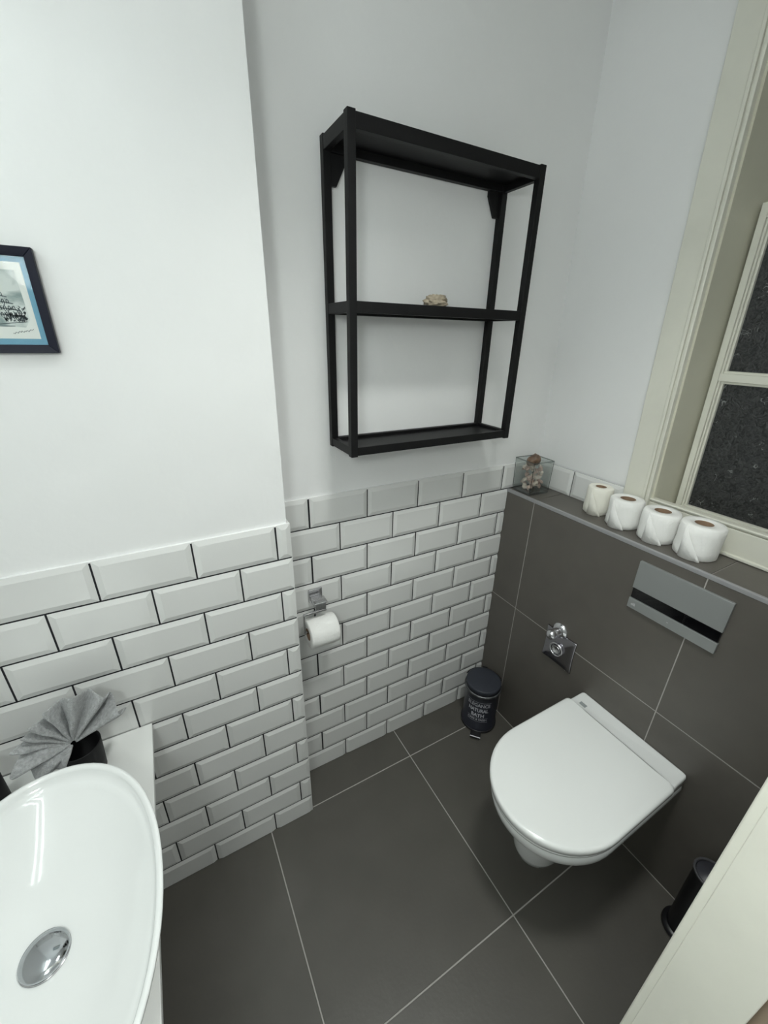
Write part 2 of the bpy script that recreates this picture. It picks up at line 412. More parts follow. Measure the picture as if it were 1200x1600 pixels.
tag(box('wall_outside', (1.5, 1.52, -1.3, .2, .8, 2.9), mat('night_outside', (.02, .02, .022), .9)), 'dark outside wall beyond the window', kind='structure')

# ------------------------------------------------------------------ black wall shelf
SXL, SXR, SYF, SZB, SZT = .184, .757, -.150, 1.368, 2.092
ws = empty('wall_shelf', ((SXL+SXR)/2, -.07, SZB), 'tall black metal open shelf frame hanging on the white back wall', 'shelf')
def pb(name, b, m=BLACKM, parent=ws, bev=.0012, label=None):
    o = box(name, b, m); 
    if bev: bevel(o, bev)
    o.parent = parent; r = parent
    while r.parent: r = r.parent
    o.matrix_parent_inverse = Matrix.Translation(-r.location)
    if label: tag(o, label)
    return o
PW = .0195
for x in (SXL, SXR-PW):
    for y in (SYF, -.0005-PW+.006):
        pb('post', (x, x+PW, y, y+PW, SZB, SZT))
        pb('post_cap', (x-.001, x+PW+.001, y-.001, y+PW+.001, SZT, SZT+.004)).parent = ws
def ring(z0, z1):
    a = PW
    for nm, b in (('front_rail', (SXL+a, SXR-a, SYF+.001, SYF+a-.002, z0, z1)), ('back_rail', (SXL+a, SXR-a, .0045-a+.002, .0045-.001, z0, z1)),
                  ('side_rail', (SXL+.001, SXL+a-.003, SYF+a, .0055-a, z0, z1)), ('side_rail', (SXR-a+.003, SXR-.001, SYF+a, .0055-a, z0, z1))):
        pb(nm, b)
ring(SZT-.031, SZT-.003); ring(SZB+.003, SZB+.026); ring(1.722, 1.747)
pb('shelf_board', (SXL+.012, SXR-.012, SYF+.012, -.005, SZT-.014, SZT-.006))
pb('shelf_board', (SXL+.012, SXR-.012, SYF+.012, -.005, SZB+.008, SZB+.017))
pb('shelf_board', (SXL+.012, SXR-.012, SYF+.012, -.005, 1.732, 1.7435))
def bracket(x, s):
    zt = SZT-.031
    V = [(x, .003, zt), (x+s*.042, .003, zt), (x+s*.042, .003, zt-.012), (x+s*.016, .003, zt-.062), (x, .003, zt-.062)]
    n = len(V); V2 = V+[(a, -.006, c) for a, b, c in V]
    F = [tuple(range(n)), tuple(range(2*n-1, n-1, -1))]+[(i, (i+1) % n, n+(i+1) % n, n+i) for i in range(n)]
    o = fixn(mesh_obj('corner_bracket', V2, F, BLACKM, ws)); o.matrix_parent_inverse = Matrix.Translation(-ws.location)
bracket(SXL+PW, 1); bracket(SXR-PW, -1)

# stone on the middle board
def blob(name, c, s, m, seed, amp=.25, sub=4, freq=2.2, rz=0):
    bm = bmesh.new(); bmesh.ops.create_icosphere(bm, subdivisions=sub, radius=1)
    for v in bm.verts:
        d = 1+amp*noise.noise(v.co*freq+Vector((seed, seed*2, 3)))+amp*.4*noise.noise(v.co*freq*3+Vector((seed, 1, 3)))
        v.co = v.co*d
    zmin = min(v.co.z for v in bm.verts)*s[2]
    me = bpy.data.meshes.new(name); 
    for v in bm.verts: v.co = Vector((v.co.x*s[0], v.co.y*s[1], v.co.z*s[2]-zmin))
    bm.to_mesh(me); bm.free(); me.materials.append(m)
    for p in me.polygons: p.use_smooth = True
    o = bpy.data.objects.new(name, me); COL.objects.link(o); o.location = c; o.rotation_euler.z = rz
    return o
o = blob('stone', (.472, -.088, 1.7437), (.036, .024, .0165), STONE, 3.1, .38, 4, 2.6, .1); tag(o, 'pitted beige stone lying on the middle board of the black wall shelf', 'stone')

# ------------------------------------------------------------------ toilet
TY = -.690
to = empty('toilet', (XC, TY, 0), 'white wall hung toilet with closed lid on the dark tiled boxing', 'toilet')
def dring(xf, xb, hw, z, a=None, n=28, cy=0, pw=2.0, rb=.012):
    """D outline: flat back at xb, rounded nose at xf"""
    a = a or min(.215, (xb-xf)*.6); xc = xf+a; P = []
    P.append((xb, cy+hw-rb, z)); P.append((xb-rb*.3, cy+hw-rb*.3, z)); P.append((xb-rb, cy+hw, z))
    for k in range(1, 4): P.append((xb-rb+(xc-xb+rb)*k/4, cy+hw, z))
    for i in range(n+1):
        t = PI/2+PI*i/n; c, s = math.cos(t), math.sin(t)
        P.append((xc+a*math.copysign(abs(c)**(2/pw), c), cy+hw*math.copysign(abs(s)**(2/pw), s), z))
    for k in range(3, 0, -1): P.append((xb-rb+(xc-xb+rb)*k/4, cy-hw, z))
    P.append((xb-rb, cy-hw, z)); P.append((xb-rb*.3, cy-hw+rb*.3, z)); P.append((xb, cy-hw+rb, z))
    return [(p[0]-XC, p[1], p[2]) for p in P]
XW_ = XC-.001
secs = [(.446, .405, .172), (.443, .399, .178), (.425, .397, .1815), (.405, .401, .180), (.385, .415, .173), (.36, .445, .155), (.33, .474, .134), (.30, .492, .112),
        (.26, .502, .094), (.21, .507, .082), (.16, .514, .074), (.13, .523, .066), (.115, .535, .055), (.108, .56, .04)]
loft('bowl', [dring(xf, XW_, hw, z, a=min(.215, hw*1.15), rb=.01, cy=(.012 if z < .25 else .006 if z < .31 else 0)) for z, xf, hw in secs], CERAM, to)
loft('rear_deck', [dring(.872, XW_, hw, z, a=.006, rb=.008) for z, hw in ((.446, .180), (.472, .180), (.4765, .1785), (.4785, .176))]+[[(min(max(x, -.0725), -.0045), y*.97, .4788-0) for x, y, z in dring(.872, XW_, .176, .4788, a=.006, rb=.008)]]+[[(min(max(x, -.069), -.012), y*.95, .4775) for x, y, z in dring(.872, XW_, .172, .4775, a=.006, rb=.008)]], CERAM, to)
def yo(pts, dy): return [(a, b+dy, c) for a, b, c in pts]
loft('seat', [dring(xf, .866, hw, z, a=.21) for z, xf, hw in ((.4475, .396, .178), (.4495, .392, .182), (.4585, .391, .183), (.4605, .394, .180))], SEATP, to)
loft('lid', [dring(xf, .868, hw, z, a=.212, rb=rb) for z, xf, hw, rb in ((.462, .391, .182, .012), (.465, .3875, .1855, .012), (.482, .3865, .1865, .012), (.487, .389, .184, .012), (.4895, .395, .178, .012), (.4885, .405, .168, .012), (.4885, .45, .12, .012))], SEATP, to)
for s in (-1, 1):
    o = box('hinge', (-.086, -.072, s*.105-.018, s*.105+.018, .446, .474), SEATP, to, .003)
o = box('maker_mark', (-.061, -.047, .128, .152, .4788, .4794), mat('grey_mark', (.32, .35, .35), .5), to); tag(o, 'small grey printed mark')

# ------------------------------------------------------------------ flush plate
fp = empty('flush_plate', (XC, -.69, .986), 'silver flush plate with glossy black band, above the toilet', 'flush plate')
def fb(name, y0, y1, z0, z1, x0, m, bev=.0015): 
    o = box(name, (XC-x0, XC, y0, y1, z0, z1), m); bevel(o, bev); o.parent = fp; o.matrix_parent_inverse = Matrix.Translation(-fp.location); return o
fb('backing', -.572, -.808, .908, 1.064, .003, GLOSSB)
fb('upper_panel', -.5695, -.8115, .975, 1.067, .0095, SATIN, .001)
fb('lower_panel', -.5695, -.8115, .9045, .9385, .0095, SATIN, .001)
b1 = fb('flush_button', -.571, -.7215, .9395, .974, .0065, GLOSSB); tag(b1, 'glossy black flush button')
b1 = fb('flush_button', -.7225, -.810, .9395, .974, .0065, GLOSSB)
def text_mesh(name, s, size, m, extrude=.0003, off=0.0, align='CENTER'):
    cu = bpy.data.curves.new(name, 'FONT'); cu.body = s; cu.size = size; cu.extrude = extrude; cu.offset = off
    cu.align_x = align; cu.align_y = 'CENTER'; cu.resolution_u = 3
    t = bpy.data.objects.new(name+'_tmp', cu); COL.objects.link(t)
    dg = bpy.context.evaluated_depsgraph_get(); dg.update()
    me = bpy.data.meshes.new_from_object(t.evaluated_get(dg)); me.name = name
    bpy.data.objects.remove(t); bpy.data.curves.remove(cu)
    me.materials.clear(); me.materials.append(m)
    return me
PM = mat('pale_mark', (.55, .55, .56), .4)
me = text_mesh('maker_mark', 'oli', .013, PM, .0002, .0006)
o = bpy.data.objects.new('maker_mark', me); COL.objects.link(o); o.parent = fp
o.location = (-.0098, .104, -.066); o.rotation_euler = (PI/2, 0, -PI/2); tag(o, 'tiny pale lettering on the plate')
o = box('indicator_mark', (-.0099, -.0095, .000, .004, -.0655, -.0635), PM, fp)

# ------------------------------------------------------------------ chrome valve and hose holder
va = empty('valve', (XC, -.368, .655), 'round chrome angle valve sticking out above the square chrome plate', 'valve')
def xl(name, prof, parent, m=CHROME, n=32, loc=(0, 0, 0), rot=(0, -PI/2, 0)):
    o = lathe(name, prof, m, parent, n); o.rotation_euler = rot; o.location = loc; sharp(o, .9); return o
xl('escutcheon', [(.032, 0), (.032, .002), (.030, .007), (.022, .013), (.015, .015)], va)
xl('valve_body', [(.016, .012), (.0165, .03), (.012, .036), (.011, .042)], va)
xl('knob', [(.011, .040), (.018, .043), (.019, .050), (.017, .060), (.008, .0655), (.002, .0662)], va)
ho = empty('hose_holder', (XC, -.381, .578), 'square chrome plate with a round ring holder in its middle', 'holder')
# square plate with in-curved sides, dished slightly
N_ = 14; hs = .0655; hz = .0705; P0, P1 = [], []
for q in range(4):
    for i in range(N_):
        t = i/N_*2-1
        d = 1-.045*(1-t*t)
        c = [(t, -1*d), (1*d, t), (-t, 1*d), (-1*d, -t)][q]
        P0.append((c[0]*hs, c[1]*hz))
def plr(x, k): return [(x, a*k, b*k) for a, b in P0]
loft('plate', [plr(-.0005, 1), plr(-.006, 1), plr(-.0078, .97), plr(-.0085, .55), plr(-.0105, .42)], mat('shaded_chrome', (.40, .39, .42), .24, metal=1), ho, True, True)
o = lathe('ring', [(.0245, .0), (.0275, .002), (.0290, .008), (.0278, .0112), (.0250, .0116), (.0232, .0100), (.0228, .003), (.0225, .002)], CHROME, ho, 40, cap1=True); o.rotation_euler = (0, -PI/2, 0); o.location = (-.0100, .002, .000)
o = lathe('socket', [(.0165, 0), (.0165, .008), (.0135, .0085), (.0125, .003)], CHROMED, ho, 32); o.rotation_euler = (0, -PI/2, 0); o.location = (-.0118, .002, -.001)

# ------------------------------------------------------------------ paper holder and its roll
ph = empty('paper_holder', (.105, 0, .84), 'square chrome toilet paper holder on the tiled back wall', 'holder')
def hb(name, b, m=CHROMED, bev=.0015):
    o = box(name, b, m); bevel(o, bev); o.parent = ph; o.matrix_parent_inverse = Matrix.Translation(-ph.location); return o
hb('wall_plate', (.083, .130, -.0045, -.012, .838, .888))
hb('arm_block', (.0885, .1245, -.012, -.062, .8385, .862))
hb('cover', (.084, .1295, -.028, -.064, .8625, .8665))
hb('bar', (.046, .124, -.056, -.064, .829, .8375))
hb('bar_drop', (.044, .050, -.058, -.066, .766, .8375))
hb('bar_arm', (.044, .170, -.058, -.066, .759, .7675))
def paper_roll(name, loc, r, h, label, cat='toilet roll', group=None, axis='z', rot=0, m=PAPER, flap=True, seed=0, rin=.0215):
    e = empty(name, loc, label, cat, group)
    rr = random.Random(seed)
    n = 56
    def rg(rad, z, wob=0):
        return [((rad+wob*noise.noise(Vector((math.cos(2*PI*i/n)*2, math.sin(2*PI*i/n)*2, z*30+seed))))*math.cos(2*PI*i/n), (rad+wob*noise.noise(Vector((math.cos(2*PI*i/n)*2, math.sin(2*PI*i/n)*2, z*30+seed))))*math.sin(2*PI*i/n), z) for i in range(n)]
    W = .0022
    rings = [rg(rin+.0015, .0015), rg(r-.004, 0), rg(r, .004, W), rg(r+.0006, h*.25, W), rg(r, h*.5, W), rg(r+.0004, h*.75, W), rg(r-.0003, h-.004, W), rg(r-.004, h, 0), rg(r*.75, h+.0008), rg(rin+.002, h), rg(rin+.001, h-.002)]
    o = loft('paper', rings, m, e, cap0=False, cap1=False)
    o.data.update()
    c = loft('core', [rg(rin, .001), rg(rin+.0014, .001), rg(rin+.0014, h-.0012), rg(rin, h-.0012), rg(rin-.0002, h-.002), rg(rin, .001)], CARD, e, False, False); 
    if flap:   # triangular folded end of the last sheet
        a0 = flap; P = []
        V, F = [], []
        K = 10
        for k in range(K+1):
            t = k/K; a = a0+t*.95
            top = h*(1-t)*.985+.004 if True else 0
            rad = r+.0035+.0035*math.sin(t*PI)+(.004 if t > .85 else 0)
            V.append((rad*math.cos(a), rad*math.sin(a), .0012)); V.append((rad*math.cos(a), rad*math.sin(a), max(.003, top)))
        # loose little tongue at the bottom
        for k in range(K): F.append((2*k, 2*k+2, 2*k+3, 2*k+1))
        f = mesh_obj('loose_sheet', V, F, m, e, True)
        s = f.modifiers.new('s', 'SOLIDIFY'); s.thickness = .0018; s.offset = 0
    if axis == 'x': e.rotation_euler = (0, PI/2, 0)
    else: e.rotation_euler = (0, 0, rot)
    return e
cz = CT+.0002
camdir = math.atan2(-1.12+.5, -.26-1.04)
paper_roll('toilet_roll', (1.058, -.322, cz), .041, .096, 'narrow cream toilet roll on the ledge, nearest the jar of shells', group='toilet rolls on the ledge', flap=camdir-.5, m=PAPERW, seed=1, rin=.0165)
paper_roll('toilet_roll', (1.040, -.432, cz), .0505, .093, 'white toilet roll on the ledge, second from the jar of shells', group='toilet rolls on the ledge', flap=camdir-.75, seed=2)
paper_roll('toilet_roll', (1.038, -.543, cz), .0515, .093, 'white toilet roll on the ledge, second from the flush plate end', group='toilet rolls on the ledge', flap=camdir-.62, seed=3)
paper_roll('toilet_roll', (1.039, -.654, cz), .0545, .097, 'largest white toilet roll, farthest from the jar of shells, above the flush plate', group='toilet rolls on the ledge', flap=camdir-.75, seed=4)
rl = paper_roll('toilet_roll', (.0545, -.064, .756), .0500, .100, 'white toilet roll hanging on the chrome paper holder', axis='x', flap=0, seed=5, m=PAPER, rin=.0195)

# ------------------------------------------------------------------ jar of shells
JC = (1.012, -.060); js = .052; jh = .132; jr = math.radians(-4)
jar = empty('glass_jar', (JC[0], JC[1], cz), 'square clear glass jar filled with sea shells in the corner of the ledge', 'jar', rz=jr)
def sq(s, z, r=.004):
    P = []
    for cx, cy, a0 in ((s-r, s-r, 0), (-s+r, s-r, PI/2), (-s+r, -s+r, PI), (s-r, -s+r, 3*PI/2)):
        for k in range(4): P.append((cx+r*math.cos(a0+k*PI/6), cy+r*math.sin(a0+k*PI/6), z))
    return P
w_ = .0035
loft('jar_wall', [sq(js*.93, 0), sq(js*.95, .002), sq(js, jh-.001), sq(js-.001, jh), sq(js-w_+.001, jh), sq(js-w_, jh-.001), sq(js*.95-w_, .014), sq(js*.9-w_, .0125)], GLASS, jar, True, True, smooth=False)
o = loft('jar_base', [sq(js*.92, .0008), sq(js*.94, .003), sq(js*.93, .010), sq(js*.88, .0118)], clear_glass('thick_glass', (.90, .92, .915), 1.8), jar, smooth=False)
EDGEG = clear_glass('jar_edge_glass', (.50, .55, .54), 1.5)
loft('rim', [sq(js+.0002, jh-.003), sq(js+.0004, jh), sq(js-w_, jh+.0004), sq(js-w_-.0004, jh-.002)], EDGEG, jar, False, False, smooth=False)
for ex, ey in ((1, 1), (1, -1), (-1, 1), (-1, -1)):
    k_ = js-.0022; tube('corner_edge', [(ex*k_*.95, ey*k_*.95, .013), (ex*k_, ey*k_, jh-.003)], .0012, EDGEG, jar, 6)
def scallop(R, m, name):
    V, F = [], []; nu, nv = 25, 8
    for j in range(nv+1):
        for i in range(nu+1):
            t = -1.15+2.3*i/nu; rr = R*j/nv
            ridge = .05*R*math.cos(i*PI)*(j/nv)
            V.append((rr*math.sin(t), rr*math.cos(t)-R*.5, R*.42*math.sin(PI*min(1, .12+j/nv*.8))+ridge-(abs(t)**2)*.12*R*j/nv))
    for j in range(nv):
        for i in range(nu): a = j*(nu+1)+i; F.append((a, a+1, a+nu+2, a+nu+1))
    me = bpy.data.meshes.new(name); me.from_pydata(V, [], F); me.update(); me.materials.append(m)
    for p in me.polygons: p.use_smooth = True
    return me
def whelk(R, m, name):
    V, F = [], []; n = 14; turns = 3.4; K = 60
    for k in range(K+1):
        t = k/K; a = t*turns*2*PI; rad = R*.36*(1-t)**1.1+.0004; z = R*(t*1.25-.5); off = R*.26*(1-t)
        cx, cy = off*math.cos(a), off*math.sin(a)
        for i in range(n):
            b = 2*PI*i/n; rr = rad*(1+.12*math.cos(b*1)*math.sin(a*3))
            V.append((cx+rr*math.cos(b)*math.cos(a), cy+rr*math.cos(b)*math.sin(a), z+rr*1.15*math.sin(b)))
    for k in range(K):
        for i in range(n): j = (i+1) % n; F.append((k*n+i, k*n+j, (k+1)*n+j, (k+1)*n+i))
    F.append(tuple(range(n))); F.append(tuple(K*n+i for i in range(n)))
    me = bpy.data.meshes.new(name); me.from_pydata(V, [], F); me.update(); me.materials.append(m)
    for p in me.polygons: p.use_smooth = True
    return me
protos = [scallop(.019, SHELLP, 'scallop'), scallop(.018, SHELLPK, 'scallop'), whelk(.019, SHELLP, 'whelk'), whelk(.018, SHELLPK, 'whelk')]
rs = random.Random(5)
lay = [(.028, 7), (.046, 7), (.064, 6), (.082, 6), (.099, 6), (.114, 3)]
k = 0
for z, c in lay:
    for i in range(c):
        a = 2*PI*i/c+z*40; rr = (.0285 if i else .0) if c > 3 else .012
        q = k % 4
        o = bpy.data.objects.new('scallop_shell' if q < 2 else 'whelk_shell', protos[q]); COL.objects.link(o)
        o.location = (JC[0]-.001+rr*math.cos(a), JC[1]+rr*math.sin(a), cz+z)
        o.rotation_euler = (rs.uniform(-.9, .9), rs.uniform(-.9, .9), rs.uniform(0, 6.28))
        if q < 2: 
            s = o.modifiers.new('s', 'SOLIDIFY'); s.thickness = .0012
        tag(o, 'pale ribbed scallop shell heaped inside the square glass jar' if q < 2 else 'pale pointed whelk shell heaped inside the square glass jar', 'shell', 'shells in the glass jar')
        k += 1
o = bpy.data.objects.new('conch_shell', whelk(.047, SHELLB, 'conch')); COL.objects.link(o)
o.location = (JC[0]-.004, JC[1]-.002, cz+.136); o.rotation_euler = (1.15, .5, 2.1); tag(o, 'brown conch shell on top of the glass jar of shells', 'shell')

# ------------------------------------------------------------------ pedal bin
BX, BY, BR = .834, -.136, .081
pbn = empty('pedal_bin', (BX, BY, 0), 'small dark navy pedal bin with grey printed lettering in the corner', 'bin')
o = lathe('body', [(BR-.004, .002), (BR-.002, .006), (BR-.002, .014), (BR-.006, .018), (BR-.006, .212), (BR-.005, .216)], NAVYB, pbn, 56); sharp(o, .8)
o = lathe('base_ring', [(BR-.002, 0), (BR, .002), (BR, .013), (BR-.003, .0145)], BLACKP, pbn, 56); sharp(o, .8)
o = lathe('rim', [(BR-.006, .213), (BR+.0005, .215), (BR+.002, .219), (BR+.0005, .223), (BR-.006, .224)], RIMM, pbn, 56); tag(o, 'worn grey metal rim')
o = lathe('lid', [(BR-.004, .222), (BR-.0035, .243), (BR-.0045, .2465), (BR-.0075, .2485), (BR-.011, .2492), (BR-.04, .2502), (.02, .2508), (.002, .251)], NAVY, pbn, 56)
o = tube('carry_handle', [(BR*math.cos(a)*1.02+.002, BR*math.sin(a)*1.02+.002, .236) for a in [math.radians(d) for d in range(-25, 116, 7)]], .0028, BLACKP, pbn, 8)
hinge = box('hinge', (-.012, .012, -.008, .006, .205, .245), BLACKP, pbn, .001); hinge.location = (BR*.7071, BR*.7071, 0); hinge.rotation_euler.z = -PI/4
pd = math.radians(222)
ped = empty('pedal', (0, 0, 0)); ped.parent = pbn; ped.rotation_euler.z = pd+PI/2
def pp(name, b, m, bev=.0008):
    o = box(name, b, m, ped, bev); return o
# local -y points away from the bin body
for s in (-1, 1): pp('pedal_arm', (s*.019-.0015, s*.019+.0015, -BR-.026, -BR+.012, .008, .013), BLACKP)
pp('pedal_plate', (-.023, .023, -BR-.036, -BR-.006, .010, .020), BLACKP)
o = pp('pedal_edge', (-.023, .023, -BR-.0400, -BR-.036, .0195, .0235), mat('bright_steel', (.75, .75, .78), .35, metal=.6)); tag(o, 'bright metal pedal edge')
# lettering bent round the body
def bend_text(s, size, z, arc_off=0, off=.0012, width=None):
    me = text_mesh('lettering', s, size, PRINTM, 0, off)
    xs_ = [v.co.x for v in me.vertices]; W = max(xs_)-min(xs_)
    sx = (width/W) if width else 1
    r = BR-.006+.0008
    for v in me.vertices:
        a = pd+arc_off+v.co.x*sx/r; zz = z+v.co.y
        v.co = Vector((r*math.cos(a), r*math.sin(a), zz))
    o = bpy.data.objects.new('lettering', me); COL.objects.link(o); o.parent = pbn
    return o
ao = -.06
bend_text('ELEGANCE', .026, .164, ao, .0004, .104)
bend_text('NATURAL', .0275, .134, ao, .0009, .092)
bend_text('BATH', .0275, .104, ao, .0009, .058)
bend_text('CARE & FRESH', .0150, .079, ao, .0002, .088)
def band(z0, z1, a0, a1, name='printed_line'):
    r = BR-.006+.0006; V, F = [], []; K = 24
    for k in range(K+1):
        a = pd+ao+a0+(a1-a0)*k/K
        V += [(r*math.cos(a), r*math.sin(a), z0), (r*math.cos(a), r*math.sin(a), z1)]
    for k in range(K): F.append((2*k, 2*k+2, 2*k+3, 2*k+1))
    return mesh_obj(name, V, F, PRINTM, pbn)
hw_ = .056/(BR-.006)
band(.181, .1822, -hw_, hw_); band(.0665, .0677, -hw_*.86, hw_*.86); band(.0895, .0903, -hw_*.86, hw_*.86)

# ------------------------------------------------------------------ toilet brush holder behind the cream upright
BBX, BBY = .887, -1.018
tb = empty('toilet_brush_holder', (BBX, BBY, 0), 'black cylindrical brush holder on the floor, half hidden by the cream upright', 'brush holder')
o = lathe('base_ring', [(.050, 0), (.0525, .003), (.0515, .012), (.047, .017)], BLACKP, tb, 40)
o = lathe('pot', [(.041, .015), (.040, .02), (.0405, .285), (.0415, .29)], BLACKP, tb, 40)
o = lathe('rim', [(.0415, .288), (.0445, .290), (.0450, .294), (.0425, .2965), (.0395, .295), (.0385, .290)], mat('dark_rim', (.075, .076, .082), .35), tb, 40, cap0=False, cap1=False)
o = lathe('brush_lid', [(.0385, .289), (.036, .2925), (.012, .294), (.006, .300), (.006, .30)], mat('dark_lid', (.045, .046, .055), .4), tb, 40)

# ------------------------------------------------------------------ vanity, basin and what stands there
CZ = .712; CXR = -.413
va_ = empty('vanity_unit', (-.63, -.58, 0), 'white vanity unit under the basin', 'vanity')
def vb(name, b, m=COUNTER, bev=.0012, parent=va_):
    o = box(name, b, m); bevel(o, bev); o.parent = parent; o.matrix_parent_inverse = Matrix.Translation(-va_.location); return o
vb('countertop', (XL+.001, CXR, -D-.0045, -1.0, CZ-.016, CZ))
vb('body', (XL+.001, -.56, -D-.0045, -.98, .18, CZ-.017))
dr = vb('drawer', (-.56, -.543, -.16, -.97, .44, CZ-.02)); o = vb('drawer', (-.56, -.543, -.16, -.97, .185, .435))
for z in (.66, .40): o = vb('handle', (-.543, -.525, -.48, -.66, z, z+.008), CHROMED)
# basin: oval bowl on the counter
BCX, BCY, BZ = -.566, -.612, .852
bs = empty('wash_basin', (BCX, BCY, CZ), 'oval white ceramic counter basin at the lower left', 'basin')
def ell(a, b, z, n=72, pw=2.15, dx=0, dy=0):
    P = []
    for i in range(n):
        t = 2*PI*i/n; c, s = math.cos(t), math.sin(t)
        P.append((dx+a*math.copysign(abs(c)**(2/pw), c), dy+b*math.copysign(abs(s)**(2/pw), s), z-CZ))
    return P
AX, BYy = .1845, .284
outer = [(.62, CZ+.0005), (.66, CZ+.004), (.76, CZ+.03), (.86, CZ+.065), (.94, CZ+.10), (.985, CZ+.125), (.998, BZ-.006), (1.0, BZ-.003), (.997, BZ-.0008)]
rings = [ell(AX*k, BYy*k, z) for k, z in outer]
rings += [ell(AX-.004, BYy-.004, BZ), ell(AX-.0085, BYy-.0085, BZ-.0015), ell(AX-.0115, BYy-.0115, BZ-.006), ell(AX-.014, BYy-.014, BZ-.016)]
depth = [(k, .7672+.0845*k**2.25) for k in (.90, .86, .80, .72, .63, .54, .45, .36, .28, .2, .13)]
for k, z in depth: rings.append(ell(AX*k, BYy*k if k > .3 else BYy*k*.8, z, pw=2.1 if k > .4 else 2.0, dx=.006*(1-k), dy=.0))
loft('bowl', rings, CERAM, bs)
o = lathe('drain_cover', [(.029, 0), (.0320, .002), (.0332, .006), (.0320, .0085), (.020, .0115), (.008, .0130), (.0015, .0132)], mat('dark_chrome', (.50, .52, .54), .09, metal=1), bs, 48); o.location = (.006, .008, .7682-CZ); tag(o, 'domed chrome drain cover')
o = lathe('drain_ring', [(.0310, 0), (.0340, .0008), (.0330, .0016), (.0295, .0016)], CHROMED, bs, 48); o.location = (.006, .008, .7680-CZ)

# cup and folded face cloth
CUX, CUY = -.545, -.232
cp = tag(lathe('cup', [(.033, 0), (.036, .003), (.0385, .04), (.041, .086), (.041, .088), (.039, .088), (.0375, .083), (.035, .01)], BLACKC, None, 44, (CUX, CUY, CZ+.0003)), 'black cup holding the folded grey face cloth beside the basin', 'cup')
fan = [(13, .110, 1), (31, .121, -1), (44, .119, 1.1), (55, .144, -1), (65, .124, 1.1), (78, .149, -1), (89, .111, 1), (100, .126, -.8), (108, .084, 1), (116, .114, -1), (124, .074, .9), (131, .107, -1), (142, .076, .8), (152, .108, -.9), (168, .086, .9), (186, .107, -1), (207, .107, .9), (221, .104, -.2), (233, .090, .6), (243, .066, -.3)]
PC = Vector((-.550, -.238, .822))
V, F = [], []; NR = 12; SUBS = 8; cols = []
for i in range(len(fan)-1):
    for s_ in range(SUBS):
        t = s_/SUBS; ts = (1-math.cos(t*PI))/2
        a = fan[i][0]*(1-t)+fan[i+1][0]*t; r = fan[i][1]*(1-ts)+fan[i+1][1]*ts; h = fan[i][2]*(1-ts)+fan[i+1][2]*ts
        cols.append((a, r, h))
cols.append(fan[-1])
for a, r, h in cols:
    A = math.radians(a)
    for j in range(NR+1):
        q = .05+.95*j/NR; rad = r*q
        amp = .025*q**.9
        droop = 0
        x = PC.x+rad*math.cos(A); z = PC.z+rad*math.sin(A)
        sm = min(1, max(0, (a-140)/60)); sh = .04*sm*min(1, q*1.6)
        y = PC.y+h*amp-.004-sh; x += sh*.386; z += sh*.985
        tw = .004*noise.noise(Vector((x*30, y*30, z*30)))
        V.append((x+tw, y+tw, z))
nc = len(cols)
for i in range(nc-1):
    for j in range(NR): a0 = i*(NR+1)+j; F.append((a0, a0+1, a0+NR+2, a0+NR+1))
cl = mesh_obj('face_cloth', V, F, TOWEL, None, True)
s = cl.modifiers.new('thick', 'SOLIDIFY'); s.thickness = .0045; s.offset = 0
s = cl.modifiers.new('sub', 'SUBSURF'); s.levels = 1; s.render_levels = 1
tag(cl, 'grey towelling face cloth folded into a fan, tucked in the black cup', 'face cloth')
# tuck of the cloth going down into the cup
# soap dispenser
sd = empty('soap_dispenser', (-.709, -.262, CZ), 'black cylindrical soap dispenser at the left edge beside the basin', 'soap dispenser')
o = lathe('bottle', [(.034, .0003), (.036, .003), (.036, .126), (.0345, .134), (.030, .138), (.016, .140)], BLACKC, sd, 44)
o = lathe('collar', [(.014, .1395), (.014, .152), (.011, .154), (.006, .155), (.006, .175)], BLACKP, sd, 24)
o = tube('spout', [(0, 0, .175), (0, 0, .182), (.0, -.012, .186), (.0, -.05, .186), (.0, -.058, .181)], .0055, BLACKP, sd, 10)

# ------------------------------------------------------------------ framed picture
PXR, PXL, PZ0, PZ1 = -.389, -.605, 1.633, 1.794; PY = -D+.0065
pf = empty('picture', ((PXL+PXR)/2, PY, PZ0), 'navy framed watercolour sketch of a spired building with blue mount', 'picture')
def fpz(o): o.parent = pf; o.matrix_parent_inverse = Matrix.Translation(-pf.location); return o
fw = .0135; fd = .016
def fr(name, pts):  # mitred bar: outer two points then inner two
    V = [(x, PY-.0005, z) for x, z in pts]+[(x, PY-fd+(.003 if i > 1 else 0), z) for i, (x, z) in enumerate(pts)]
    return fpz(bevel(fixn(mesh_obj(name, V, CUBEF, FRAMEM)), .001))
a, b, c, d = PXL, PXR, PZ0, PZ1
fr('frame_bar', [(a, d), (b, d), (b-fw, d-fw), (a+fw, d-fw)]); fr('frame_bar', [(a, c), (b, c), (b-fw, c+fw), (a+fw, c+fw)])
fr('frame_bar', [(b, c), (b, d), (b-fw, d-fw), (b-fw, c+fw)]); fr('frame_bar', [(a, c), (a, d), (a+fw, d-fw), (a+fw, c+fw)])
fpz(box('mount', (a+fw-.001, b-fw+.001, PY-.001, PY-.006, c+fw-.001, d-fw+.001), MATB))
X0, X1, Z0, Z1 = a+fw+.0115, b-fw-.0085, c+fw+.0095, d-fw-.0085
fpz(box('print', (X0, X1, PY-.0062, PY-.0066, Z0, Z1), SHEET))
def flat(name, pts, m, k):
    V = [(x, PY-.0066-.00012*k, z) for x, z in pts]; return fpz(mesh_obj(name, V, [tuple(range(len(V)))], m))
